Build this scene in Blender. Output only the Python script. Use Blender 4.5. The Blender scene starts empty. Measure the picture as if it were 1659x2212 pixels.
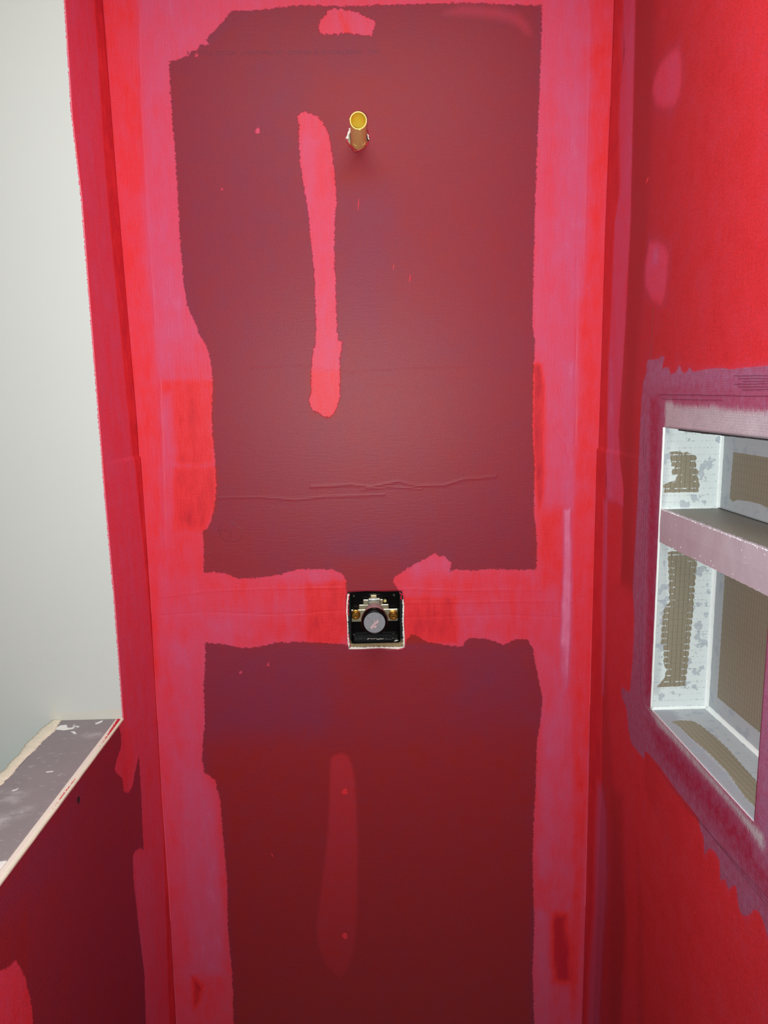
import bpy, bmesh, math, random
import numpy as np
from mathutils import Vector, Matrix
random.seed(4)
np.random.seed(4)
SC = bpy.context.scene
COL = SC.collection

# ---------------------------------------------------------------- camera
F_PX, CX, CY = 1559.0, 829.5, 1106.0            # focal length and centre in a 1659 x 2212 frame
def nrm(v): return v / np.linalg.norm(v)
fwd = nrm(np.array([788 - CX, 853 - CY, F_PX]))        # world +Y seen from the camera
dwn = nrm(np.array([994 - CX, 10686 - CY, F_PX]))      # world -Z
rgt = np.cross(dwn, fwd)                               # world +X
RW = np.array([rgt, fwd, -dwn])                        # camera -> world
CAM = np.array([0.0, -1.38, 1.55])
cam_d = bpy.data.cameras.new('camera')
cam_d.sensor_fit = 'VERTICAL'; cam_d.sensor_height = 24.0; cam_d.lens = 24.0 * F_PX / 2212
cam_d.clip_start = 0.01
cam = bpy.data.objects.new('camera', cam_d); COL.objects.link(cam)
m = Matrix.Identity(4)
for i in range(3):
    m[i][0] = RW[i][0]; m[i][1] = -RW[i][1]; m[i][2] = -RW[i][2]; m[i][3] = CAM[i]
cam.matrix_world = m
SC.camera = cam

# ---------------------------------------------------------------- light
SC.view_settings.view_transform = 'Standard'; SC.view_settings.look = 'None'
SC.view_settings.gamma = 1.0; SC.view_settings.use_curve_mapping = False
SC.view_settings.exposure = 0.0
w = bpy.data.worlds.new('world'); SC.world = w; w.use_nodes = True
w.node_tree.nodes['Background'].inputs[0].default_value = (0.9, 0.95, 1.0, 1)
w.node_tree.nodes['Background'].inputs[1].default_value = 0.02
fl = bpy.data.lights.new('phone_flash', 'SPOT'); fl.energy = 50.0; fl.spot_size = math.radians(178); fl.spot_blend = 1.0; fl.shadow_soft_size = 0.004
fl.color = (0.92, 1.0, 0.97)
flo = bpy.data.objects.new('phone_flash', fl); COL.objects.link(flo)
flo.location = (-0.028, -1.385, 1.535)
flo.rotation_euler = (Vector((0.16, 0, 1.70)) - flo.location).to_track_quat('-Z', 'Y').to_euler()
cl = bpy.data.lights.new('ceiling_light', 'AREA'); cl.shape = 'SQUARE'; cl.size = 0.75; cl.energy = 11.0
cl.color = (0.92, 1.0, 0.95)
clo = bpy.data.objects.new('ceiling_light', cl); COL.objects.link(clo)
clo.location = (0.0, -0.95, 2.43)

# ---------------------------------------------------------------- photo point -> surface
def ray(px, py): return RW @ np.array([px - CX, py - CY, F_PX])
def onY(px, py, Y=0.0):
    d = ray(px, py); t = (Y - CAM[1]) / d[1]; return CAM + t * d
def onX(px, py, X):
    d = ray(px, py); t = (X - CAM[0]) / d[0]; return CAM + t * d
def onZ(px, py, Z):
    d = ray(px, py); t = (Z - CAM[2]) / d[2]; return CAM + t * d

# wall corner lines: slightly bowed and stepped where two boards meet
_L = sorted([(onY(*p)[2], onY(*p)[0]) for p in [(221,0),(240,240),(259,480),(277,690),(295,900),(300,984),(304,988),(322,1250),(335,1480),(348,1700),(362,1900),(381,2212)]])
_R = sorted([(onY(*p)[2], onY(*p)[0]) for p in [(1327,0),(1318,240),(1308,480),(1300,750),(1293,966),(1289.5,970),(1286,1100),(1278,1400),(1271,1700),(1265,1950),(1258,2212)]])
def XL(z): return np.interp(z, [a for a, b in _L], [b for a, b in _L])
def XR(z): return np.interp(z, [a for a, b in _R], [b for a, b in _R])
YS = -0.145                                              # front of the short return wall
_S = sorted([(onY(*p, YS)[2], onY(*p, YS)[0]) for p in [(140,0),(156,250),(177,430),(204,775),(228,1080),(248,1300),(266,1545)]])
XP = _S[0][1]
def XS(z): return np.interp(z, [a for a, b in _S], [b for a, b in _S])
ZT = 0.982                                               # top of the half wall
def X_left(y, z):
    y = np.asarray(y, float); z = np.asarray(z, float)
    t = np.clip(y / YS, 0, 1)
    return XL(z) * (1 - t) + XS(z) * t
NY0, NY1, NZ0, NZ1, NXB = -0.3045, -0.612, 1.0467, 1.4945, 0.536
XRN = 0.447
def X_right(y, z):
    y = np.asarray(y, float); z = np.asarray(z, float)
    t = np.clip(y / -0.25, 0, 1)
    return XR(z) * (1 - t) + XRN * t
def pB(p): q = onY(*p); return (q[0], q[2])
def pL(p):
    X = -0.44
    for _ in range(4):
        q = onX(p[0], p[1], X); X = float(X_left(min(0, q[1]), q[2]))
    return (q[1], q[2])
def pR(p):
    X = 0.447
    for _ in range(4):
        q = onX(p[0], p[1], X); X = float(X_right(min(0, q[1]), q[2]))
    return (q[1], q[2])

# ---------------------------------------------------------------- fields on surfaces
def sdf(P, poly):
    """signed distance, positive inside"""
    poly = np.asarray(poly, float); n = len(poly)
    lo = poly.min(0) - 0.03; hi = poly.max(0) + 0.03
    out = np.full(len(P), -0.03)
    near = np.all((P >= lo) & (P <= hi), axis=1)
    Q = P[near]
    if not len(Q): return out
    d2 = np.full(len(Q), 1e9); ins = np.zeros(len(Q), bool)
    for i in range(n):
        a = poly[i]; b = poly[(i + 1) % n]; e = b - a
        wv = Q - a
        t = np.clip((wv @ e) / max(e @ e, 1e-12), 0, 1)
        dd = wv - t[:, None] * e
        d2 = np.minimum(d2, (dd ** 2).sum(1))
        c = ((a[1] > Q[:, 1]) != (b[1] > Q[:, 1]))
        if abs(b[1] - a[1]) > 1e-12:
            xi = (b[0] - a[0]) * (Q[:, 1] - a[1]) / (b[1] - a[1]) + a[0]
            ins ^= c & (Q[:, 0] < xi)
    d = np.sqrt(d2); out[near] = np.where(ins, d, -np.minimum(d, 0.03))
    return out
def sstep(x): x = np.clip(x, 0, 1); return x * x * (3 - 2 * x)
def union(P, polys):
    o = np.full(len(P), -0.03)
    for q in polys: o = np.maximum(o, sdf(P, q))
    return o
def paint(P, base, items):
    """items: (poly, value, feather in m, strength) painted in order"""
    v = np.full(len(P), float(base))
    for poly, val, fe, st in items:
        k = sstep(sdf(P, poly) / fe * 0.5 + 0.5) * st
        v = v * (1 - k) + val * k
    return v

# ---------------------------------------------------------------- object helpers
def tag(o, label=None, cat=None, group=None, kind=None):
    if label: o['label'] = label
    if cat: o['category'] = cat
    if group: o['group'] = group
    if kind: o['kind'] = kind
    return o
def link_mesh(name, me, mats, parent=None):
    o = bpy.data.objects.new(name, me); COL.objects.link(o)
    for mm in (mats if isinstance(mats, (list, tuple)) else [mats]): me.materials.append(mm)
    if parent: o.parent = parent; o.matrix_parent_inverse = Matrix.Translation(parent.location).inverted()
    return o
def obj(name, bm, mats, parent=None, smooth=False, bevel=0):
    me = bpy.data.meshes.new(name); bmesh.ops.recalc_face_normals(bm, faces=bm.faces[:])
    bm.to_mesh(me); bm.free()
    if smooth:
        for f in me.polygons: f.use_smooth = True
    o = link_mesh(name, me, mats, parent)
    if bevel:
        b = o.modifiers.new('bevel', 'BEVEL'); b.width = bevel; b.segments = 3; b.limit_method = 'ANGLE'
    return o
def empty(name, loc):
    o = bpy.data.objects.new(name, None); COL.objects.link(o); o.location = loc; o.empty_display_size = 0.05
    return o
def box(bm, x0, x1, y0, y1, z0, z1):
    vs = [bm.verts.new(v) for v in [(x0,y0,z0),(x1,y0,z0),(x1,y1,z0),(x0,y1,z0),(x0,y0,z1),(x1,y0,z1),(x1,y1,z1),(x0,y1,z1)]]
    for f in [(3,2,1,0),(4,5,6,7),(0,1,5,4),(1,2,6,5),(2,3,7,6),(3,0,4,7)]: bm.faces.new([vs[i] for i in f])
def lathe(bm, cx, cz, prof, n=48, close=False):
    """profile of (y, r) turned about an axis along Y through (cx, cz)"""
    rings = []
    for y, r in prof:
        if r < 1e-6: rings.append([bm.verts.new((cx, y, cz))])
        else: rings.append([bm.verts.new((cx + r * math.cos(2*math.pi*i/n), y, cz + r * math.sin(2*math.pi*i/n))) for i in range(n)])
    pairs = list(zip(rings[:-1], rings[1:])) + ([(rings[-1], rings[0])] if close else [])
    for a, b in pairs:
        for i in range(n):
            j = (i + 1) % n
            if len(a) == 1 and len(b) == 1: continue
            if len(a) == 1: bm.faces.new([a[0], b[j], b[i]])
            elif len(b) == 1: bm.faces.new([a[i], a[j], b[0]])
            else: bm.faces.new([a[i], a[j], b[j], b[i]])
def tube(bm, pts, r, n=8):
    pts = [Vector(p) for p in pts]; rings = []
    for i, p in enumerate(pts):
        d = (pts[min(i+1, len(pts)-1)] - pts[max(i-1, 0)]).normalized()
        a = d.cross(Vector((0, 1, 0.13))).normalized(); b = d.cross(a)
        rr = r if not isinstance(r, (list, tuple)) else r[i]
        rings.append([bm.verts.new(p + a * rr * math.cos(2*math.pi*k/n) + b * rr * math.sin(2*math.pi*k/n)) for k in range(n)])
    for A, B in zip(rings[:-1], rings[1:]):
        for k in range(n): bm.faces.new([A[k], A[(k+1) % n], B[(k+1) % n], B[k]])
    bm.faces.new(rings[0]); bm.faces.new(rings[-1])
def prism(bm, pts2, y0, y1):
    a = [bm.verts.new((x, y0, z)) for x, z in pts2]; b = [bm.verts.new((x, y1, z)) for x, z in pts2]
    bm.faces.new(a); bm.faces.new(b[::-1]); n = len(a)
    for i in range(n): bm.faces.new([a[i], b[i], b[(i+1) % n], a[(i+1) % n]])

def sheet(name, us, vs, pos, mats, fields, holes=(), cut=None, thick=0.0127, parent=None, flip=False):
    """grid surface; fields = {attribute: values on (u, v)}; holes = polygons in (u, v)"""
    us = np.asarray(us, float); vs = np.asarray(vs, float)
    U, V = np.meshgrid(us, vs); nu, nv = len(us), len(vs)
    U = U.ravel().copy(); V = V.ravel().copy()
    i = np.arange(nu - 1); j = np.arange(nv - 1)
    I, J = np.meshgrid(i, j); I = I.ravel(); J = J.ravel()
    a = J * nu + I; F = np.stack([a, a + 1, a + nu + 1, a + nu], 1)
    keep = np.ones(len(F), bool)
    cu = U[F].mean(1); cv = V[F].mean(1)
    if cut is not None: keep &= ~cut(cu, cv)
    for h in holes:
        h = np.asarray(h, float)
        s = sdf(np.stack([cu, cv], 1), h)
        rem = (s > 0) & keep; keep &= ~rem
        used_in = np.unique(F[rem]); used_out = np.unique(F[keep])
        bnd = np.intersect1d(used_in, used_out)
        for k in bnd:
            p = np.array([U[k], V[k]]); best = None
            for q in range(len(h)):
                A = h[q]; B = h[(q + 1) % len(h)]; e = B - A
                t = min(1, max(0, ((p - A) @ e) / (e @ e))); c = A + t * e; d = ((p - c) ** 2).sum()
                if best is None or d < best[0]: best = (d, c)
            U[k], V[k] = best[1]
        for q in h:
            k = bnd[np.argmin((U[bnd] - q[0]) ** 2 + (V[bnd] - q[1]) ** 2)]
            if (U[k] - q[0]) ** 2 + (V[k] - q[1]) ** 2 < 0.004 ** 2: U[k], V[k] = q
    F = F[keep]
    usedv = np.unique(F); remap = -np.ones(nu * nv, int); remap[usedv] = np.arange(len(usedv))
    U = U[usedv]; V = V[usedv]; F = remap[F]
    if flip: F = F[:, ::-1]
    co = np.stack(pos(U, V), 1).astype(np.float32)
    me = bpy.data.meshes.new(name)
    me.vertices.add(len(co)); me.vertices.foreach_set('co', co.ravel())
    me.loops.add(F.size); me.loops.foreach_set('vertex_index', F.ravel().astype(np.int32))
    me.polygons.add(len(F)); me.polygons.foreach_set('loop_start', np.arange(0, F.size, 4, dtype=np.int32))
    me.polygons.foreach_set('loop_total', np.full(len(F), 4, np.int32))
    me.update(calc_edges=True); me.validate()
    me.polygons.foreach_set('use_smooth', np.ones(len(F), bool))
    P = np.stack([U, V], 1)
    for k, fn in fields.items():
        at = me.attributes.new(k, 'FLOAT', 'POINT'); at.data.foreach_set('value', np.asarray(fn(P), np.float32))
    o = link_mesh(name, me, mats, parent)
    if thick:
        s = o.modifiers.new('board', 'SOLIDIFY'); s.thickness = thick; s.offset = -1
        s.use_even_offset = False
        if isinstance(mats, (list, tuple)) and len(mats) > 1: s.material_offset_rim = 1
    return o
def steps(a, b, d, extra=()):
    n = max(1, int(round(abs(b - a) / d))); g = np.linspace(a, b, n + 1)
    for e in extra: g[np.argmin(abs(g - e))] = e
    return g

# ---------------------------------------------------------------- materials
def lin(c):
    return tuple((v / 12.92 if v <= 0.04045 else ((v + 0.055) / 1.055) ** 2.4) for v in [x / 255 for x in c])
class NT:
    def __init__(s, name, rough=0.5, spec=0.5, metal=0.0):
        s.m = bpy.data.materials.new(name); s.m.use_nodes = True; s.t = s.m.node_tree
        s.b = s.t.nodes['Principled BSDF']
        s.b.inputs['Roughness'].default_value = rough; s.b.inputs['Metallic'].default_value = metal
        s.b.inputs['Specular IOR Level'].default_value = spec
    def n(s, typ, **kw):
        nd = s.t.nodes.new(typ)
        for k, v in kw.items(): setattr(nd, k, v)
        return nd
    def l(s, a, b): s.t.links.new(a, b)
    def put(s, sock, v):
        if isinstance(v, (int, float)): sock.default_value = v
        elif isinstance(v, tuple): sock.default_value = (*v, 1) if len(v) == 3 and len(sock.default_value) == 4 else v
        else: s.l(v, sock)
    def math(s, op, a, b=0.0, c=0.0, clamp=False):
        nd = s.n('ShaderNodeMath', operation=op, use_clamp=clamp)
        for i, v in enumerate((a, b, c)): s.put(nd.inputs[i], v)
        return nd.outputs[0]
    def mix(s, f, a, b):
        nd = s.n('ShaderNodeMix', data_type='RGBA'); s.put(nd.inputs[0], f); s.put(nd.inputs[6], a); s.put(nd.inputs[7], b)
        return nd.outputs[2]
    def attr(s, name): return s.n('ShaderNodeAttribute', attribute_name=name).outputs['Fac']
    def pos(s, sx=1, sy=1, sz=1):
        g = s.n('ShaderNodeNewGeometry'); mp = s.n('ShaderNodeMapping'); s.l(g.outputs['Position'], mp.inputs[0])
        mp.inputs['Scale'].default_value = (sx, sy, sz); return mp.outputs[0]
    def noise(s, scale, vec=None, detail=3, rough=0.55):
        nd = s.n('ShaderNodeTexNoise'); nd.inputs['Scale'].default_value = scale
        nd.inputs['Detail'].default_value = detail; nd.inputs['Roughness'].default_value = rough
        s.l(vec if vec is not None else s.pos(), nd.inputs['Vector']); return nd.outputs['Fac']
    def mask(s, sd, n, amp, soft):
        """sd + (n-.5)*amp -> 0..1 across +-soft"""
        v = s.math('ADD', sd, s.math('MULTIPLY', s.math('SUBTRACT', n, 0.5), amp))
        nd = s.n('ShaderNodeMapRange', interpolation_type='SMOOTHSTEP'); s.l(v, nd.inputs[0])
        nd.inputs[1].default_value = -soft; nd.inputs[2].default_value = soft
        return nd.outputs[0]
    def rng(s, v, a, b, c=0.0, d=1.0):
        nd = s.n('ShaderNodeMapRange'); s.l(v, nd.inputs[0])
        for i, q in enumerate((a, b, c, d)): nd.inputs[i + 1].default_value = q
        return nd.outputs[0]
    def bump(s, h, strength, dist):
        nd = s.n('ShaderNodeBump'); nd.inputs['Strength'].default_value = strength; nd.inputs['Distance'].default_value = dist
        s.l(h, nd.inputs['Height']); s.l(nd.outputs[0], s.b.inputs['Normal'])
    def col(s, c): s.put(s.b.inputs['Base Color'], c); return s

def simple(name, c, rough=0.5, spec=0.5, metal=0.0, var=0.12, scale=120, bump=0.0):
    t = NT(name, rough, spec, metal); c = lin(c)
    n = t.noise(scale)
    t.col(t.mix(n, tuple(x * (1 - var) for x in c), tuple(min(1, x * (1 + var)) for x in c)))
    if bump: t.bump(t.noise(scale * 3), bump, 0.001)
    return t.m

# albedo of the coats, as lit evenly
MUD_THIN, MUD_THICK = (0.575, 0.080, 0.178), (0.70, 0.029, 0.039)
MUD_DEEP, MUD_PALE = (0.46, 0.014, 0.030), (0.66, 0.165, 0.30)
BRD_THIN, BRD_THICK = (0.198, 0.028, 0.068), (0.288, 0.018, 0.018)
MAU_A, MAU_B = (0.33, 0.125, 0.225), (0.31, 0.020, 0.058)
def membrane(name, right=False):
    t = NT(name, 0.42, 0.24)
    fine = t.noise(420, detail=2); grain = t.noise(800, detail=2); blot = t.noise(26, detail=4); brush = t.noise(1.0, t.pos(48, 48, 13), detail=7, rough=.68)
    vst = t.noise(60, t.pos(6, 6, 0.35), detail=3); hst = t.noise(60, t.pos(0.5, 0.5, 5), detail=3)
    edge = t.math('ADD', t.math('MULTIPLY', t.noise(130, detail=3), 0.4), t.math('MULTIPLY', t.noise(380, t.pos(.35, 1, 1.3), detail=4, rough=.7), 0.6))
    tone = t.math('ADD', t.attr('tone'), t.math('MULTIPLY', t.math('SUBTRACT', blot, 0.5), 0.55))
    tone = t.math('ADD', tone, t.math('MULTIPLY', t.math('MULTIPLY', t.math('SUBTRACT', brush, 0.5), t.mask(t.attr('mud'), blot, 0.0, 0.002)), 1.15))
    tone = t.math('ADD', tone, t.math('MULTIPLY', t.math('SUBTRACT', vst, 0.5), 0.35))
    tone = t.math('ADD', tone, t.math('MULTIPLY', t.math('SUBTRACT', fine, 0.5), 0.45))
    dp = t.math('MULTIPLY', t.math('SUBTRACT', tone, 1.0), 2.2, clamp=True); pl_ = t.math('MULTIPLY', tone, -2.2, clamp=True)
    tone = t.math('ADD', tone, 0.0, clamp=True)
    mud = t.mix(pl_, t.mix(dp, t.mix(tone, MUD_THIN, MUD_THICK), MUD_DEEP), MUD_PALE); brd = t.mix(tone, BRD_THIN, BRD_THICK)
    mk = t.math('MULTIPLY', t.mask(t.attr('mud'), edge, 0.020, 0.0008), t.attr('mo'))
    sf = t.attr('soft')                                             # feathered patches of thin compound, plus the right wall's even ramp
    mk = t.math('MAXIMUM', mk, sf)
    c = t.mix(mk, brd, mud)
    rough = 0.42
    if right:
        # fresh sealer over mesh tape around the niche
        mt = t.math('ADD', t.attr('mtone'), t.math('MULTIPLY', t.math('SUBTRACT', t.noise(45, t.pos(1, 2, 2), detail=4), 0.5), 0.9))
        mt = t.math('ADD', mt, t.math('MULTIPLY', t.math('SUBTRACT', t.noise(260, t.pos(1, 3, .3), detail=2), 0.5), 0.7), clamp=True)
        mau = t.mix(mt, MAU_A, MAU_B)
        c = t.mix(t.mask(t.attr('mau'), edge, 0.004, 0.0008), c, mau)
        c = t.mix(t.mask(t.attr('gry'), t.noise(300, t.pos(1, 2, .3), detail=4, rough=.65), 0.024, 0.0055), c, t.mix(blot, (0.36, 0.27, 0.32), (0.52, 0.45, 0.50)))
    g = t.mix(t.rng(grain, .25, .75), (0.74, 0.80, 0.84), (1.26, 1.20, 1.16))
    nd = t.n('ShaderNodeMix', data_type='RGBA', blend_type='MULTIPLY'); nd.inputs[0].default_value = 1
    t.l(c, nd.inputs[6]); t.l(g, nd.inputs[7]); t.l(nd.outputs[2], t.b.inputs['Base Color'])
    h = t.math('ADD', t.math('MULTIPLY', fine, 0.45), t.math('MULTIPLY', hst, 0.45))
    h = t.math('ADD', h, t.math('MULTIPLY', t.math('MULTIPLY', vst, mk), 0.6))
    h = t.math('ADD', h, t.math('MULTIPLY', t.attr('crease'), 1.05))
    h = t.math('ADD', h, t.math('MULTIPLY', t.noise(900, detail=2), 0.38))
    if right:
        p = t.n('ShaderNodeSeparateXYZ'); g0 = t.n('ShaderNodeNewGeometry'); t.l(g0.outputs['Position'], p.inputs[0])
        ly = t.math('PINGPONG', p.outputs[1], 0.0016); lz = t.math('PINGPONG', p.outputs[2], 0.0016)
        grid = t.math('ADD', t.math('MULTIPLY', ly, 60), t.math('MULTIPLY', lz, 110))
        h = t.math('ADD', h, t.math('MULTIPLY', grid, t.mask(t.attr('mau'), fine, 0.0, 0.001)))
    h = t.math('ADD', h, t.math('MULTIPLY', mk, 0.5))
    t.bump(h, 0.55, 0.0009)
    t.b.inputs['Roughness'].default_value = rough
    return t.m
M_BACK = membrane('red_membrane'); M_SIDE = membrane('red_membrane_niche', True)
M_GYP = simple('gypsum_edge', (225, 222, 212), 0.9, 0.2, bump=0.5)
M_CREAM = simple('cream_gypsum', (222, 219, 200), 0.9, 0.2, bump=0.4)

def drywall_paint():
    t = NT('matt_white_wall', 0.75, 0.25)
    n = t.noise(8); ed = t.noise(500, t.pos(1, 1, .5), detail=3)
    c = t.mix(n, (0.58, 0.635, 0.615), (0.60, 0.65, 0.63))
    c = t.mix(t.mask(t.attr('fresh'), t.noise(90), 0.008, 0.003), c, (0.62, 0.64, 0.58))
    c = t.mix(t.mask(t.attr('red'), ed, 0.0065, 0.0004), c, (0.70, 0.06, 0.16))
    t.col(c); t.bump(t.noise(300), 0.12, 0.0006); return t.m
M_WHITE = drywall_paint()
M_ROOM = simple('plain_white_plaster', (222, 225, 223), 0.8, 0.2, var=0.02, scale=6)

def foam_board():
    """taupe tile-backer foam with a square mesh, partly under grey-white sealer"""
    t = NT('tile_backer_foam', 0.6, 0.35)
    p = t.n('ShaderNodeSeparateXYZ'); cb = t.n('ShaderNodeCombineXYZ')
    t.l(t.attr('gu'), cb.inputs[0]); t.l(t.attr('gv'), cb.inputs[1])
    gu = t.math('FRACT', t.attr('gu')); gv = t.math('FRACT', t.attr('gv'))
    gn = t.noise(3.0, cb.outputs[0], detail=2)
    lu = t.math('LESS_THAN', gu, 0.10); lv = t.math('LESS_THAN', gv, 0.085)
    lvb = t.math('MULTIPLY', lv, t.math('GREATER_THAN', gn, 0.55))
    lub = t.math('MULTIPLY', lu, t.math('GREATER_THAN', gn, 0.66))
    fb = t.noise(700, detail=2)
    foam = t.mix(fb, lin((128, 119, 103)), lin((148, 138, 120)))
    foam = t.mix(t.math('MULTIPLY', lu, 0.55), foam, lin((78, 72, 62)))
    foam = t.mix(t.math('MULTIPLY', lv, 0.18), foam, lin((78, 72, 62)))
    white = t.mix(t.attr('tone'), lin((214, 221, 222)), lin((152, 153, 161)))
    white = t.mix(t.rng(t.noise(60, detail=3), 0.58, 0.6), white, t.mix(0.6, white, lin((150, 156, 170))))
    white = t.mix(t.math('MULTIPLY', t.math('MAXIMUM', lvb, lub), t.attr('lines')), white, lin((112, 116, 126)))
    edge = t.math('ADD', t.math('MULTIPLY', t.noise(350, detail=3), 0.6), t.math('MULTIPLY', t.math('PINGPONG', t.attr('gv'), 0.5), 0.8))
    rw = t.math('MULTIPLY', t.math('LESS_THAN', gv, 0.16), t.math('GREATER_THAN', t.noise(2.2, cb.outputs[0], detail=2), 0.5))
    sd = t.math('SUBTRACT', t.attr('bare'), t.math('MULTIPLY', t.math('MULTIPLY', rw, t.math('GREATER_THAN', t.attr('lines'), .5)), 0.0085))
    c = t.mix(t.mask(sd, edge, 0.004, 0.0004), white, foam)
    c = t.mix(t.attr('lil'), c, lin((176, 146, 162)))
    t.col(c)
    h = t.math('SUBTRACT', t.noise(500), t.math('MULTIPLY', t.math('ADD', lu, lv), 0.5))
    t.bump(h, 0.4, 0.0006); return t.m
M_FOAM = foam_board()
M_BEAD = simple('white_sealant', (226, 229, 229), 0.35, 0.5, var=0.06, scale=80, bump=0.2)

# ---------------------------------------------------------------- wall_back
def B(*pts): return [pB(p) for p in pts]
left_band = B((100,-80),(1500,-80),(1500,2),(1300,0),(1160,12),(1000,6),(860,10),(740,14),(640,12),(560,22),(500,24),(475,55),(455,75),(432,100),(408,120),(390,127),(365,132),(369,200),(372,260),(377,310),(383,400),(388,500),(392,560),(398,620),(405,660),(425,705),(430,722),(445,745),(453,770),(458,800),(460,840),(457,900),(460,940),(465,1000),(468,1045),(464,1090),(455,1130),(448,1142),(437,1150),(440,1165),(440,1237),
 (462,1236),(485,1238),(515,1250),(540,1249),(575,1246),(605,1241),(640,1230),(680,1229),(720,1231),(738,1238),(747,1250),(748,1275),(748,1300),(752,1395),(745,1392),(700,1389),(640,1387),(600,1388),(570,1395),(540,1400),(520,1400),(490,1392),(460,1390),(444,1388),(443,1440),(440,1480),(443,1560),(438,1600),(437,1640),(441,1668),(465,1685),(476,1730),(481,1800),(487,1860),(491,1920),(492,2000),(502,2110),(507,2300),(100,2300))
right_band = B((1170,-80),(1170,60),(1165,200),(1161,300),(1157,400),(1155,480),(1152,600),(1150,700),(1156,740),(1152,800),(1150,940),(1155,1000),(1153,1100),(1157,1140),(1160,1180),(1158,1231),(1120,1231),(1060,1229),(1020,1233),(990,1230),(972,1233),(975,1215),(962,1203),(948,1201),(940,1194),(925,1204),(910,1211),(880,1228),(862,1240),(848,1250),(852,1262),(866,1282),(872,1300),(872,1400),(880,1380),(890,1370),(905,1376),(920,1386),(950,1392),(985,1396),(1000,1397),(1006,1384),(1020,1378),(1050,1380),(1070,1386),(1085,1393),(1098,1390),(1115,1381),(1140,1382),(1150,1400),(1158,1440),(1166,1480),(1172,1510),(1167,1560),(1160,1600),(1157,1700),(1152,1800),(1150,1860),(1154,2000),(1150,2100),(1157,2300),(1500,2300),(1500,-80))
drip = B((642,250),(650,243),(662,242),(685,250),(698,266),(708,285),(715,310),(719,345),(723,370),(726,420),(729,440),(724,455),(724,480),(722,560),(725,600),(727,700),(730,735),(741,739),(738,752),(734,775),(735,820),(734,862),(728,880),(722,893),(712,903),(700,900),(686,892),(672,882),(668,868),(672,850),(672,800),(676,760),(681,740),(682,700),(680,620),(676,560),(670,510),(663,440),(655,400),(648,350),(645,300),(646,270))
toppatch = B((688,62),(690,48),(702,35),(708,24),(722,19),(745,20),(770,26),(790,36),(812,47),(808,62),(803,78),(780,76),(745,72),(720,74),(700,74),(690,70))
lowstreak = B((714,1640),(722,1632),(738,1628),(752,1634),(761,1655),(767,1690),(770,1760),(773,1850),(771,1950),(768,2010),(762,2060),(750,2095),(735,2112),(720,2100),(704,2085),(694,2060),(688,2040),(683,2005),(687,1980),(694,1920),(702,1860),(709,1790),(712,1720))
arc = B((1000,12),(1080,18),(1120,30),(1140,52),(1146,74),(1138,72),(1122,56),(1100,45),(1050,35),(960,28))
tongue = B((1152,790),(1160,784),(1170,788),(1178,830),(1180,880),(1176,940),(1178,1000),(1176,1060),(1165,1100),(1156,1060),(1152,940))
def dot(cx, cy, r, k=8): return B(*[(cx + r*math.cos(6.283*i/k), cy + r*1.2*math.sin(6.283*i/k)) for i in range(k)])
dots = [dot(716,779,6), dot(745,1711,6), dot(745,2022,6), dot(579,1436,3), dot(520,1452,3), dot(286,237,4), dot(556,282,6), dot(445,92,6), dot(425,118,4), dot(480,408,3), dot(886,600,3)]
mud_back = [left_band, right_band, drip, toppatch] + dots
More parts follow.
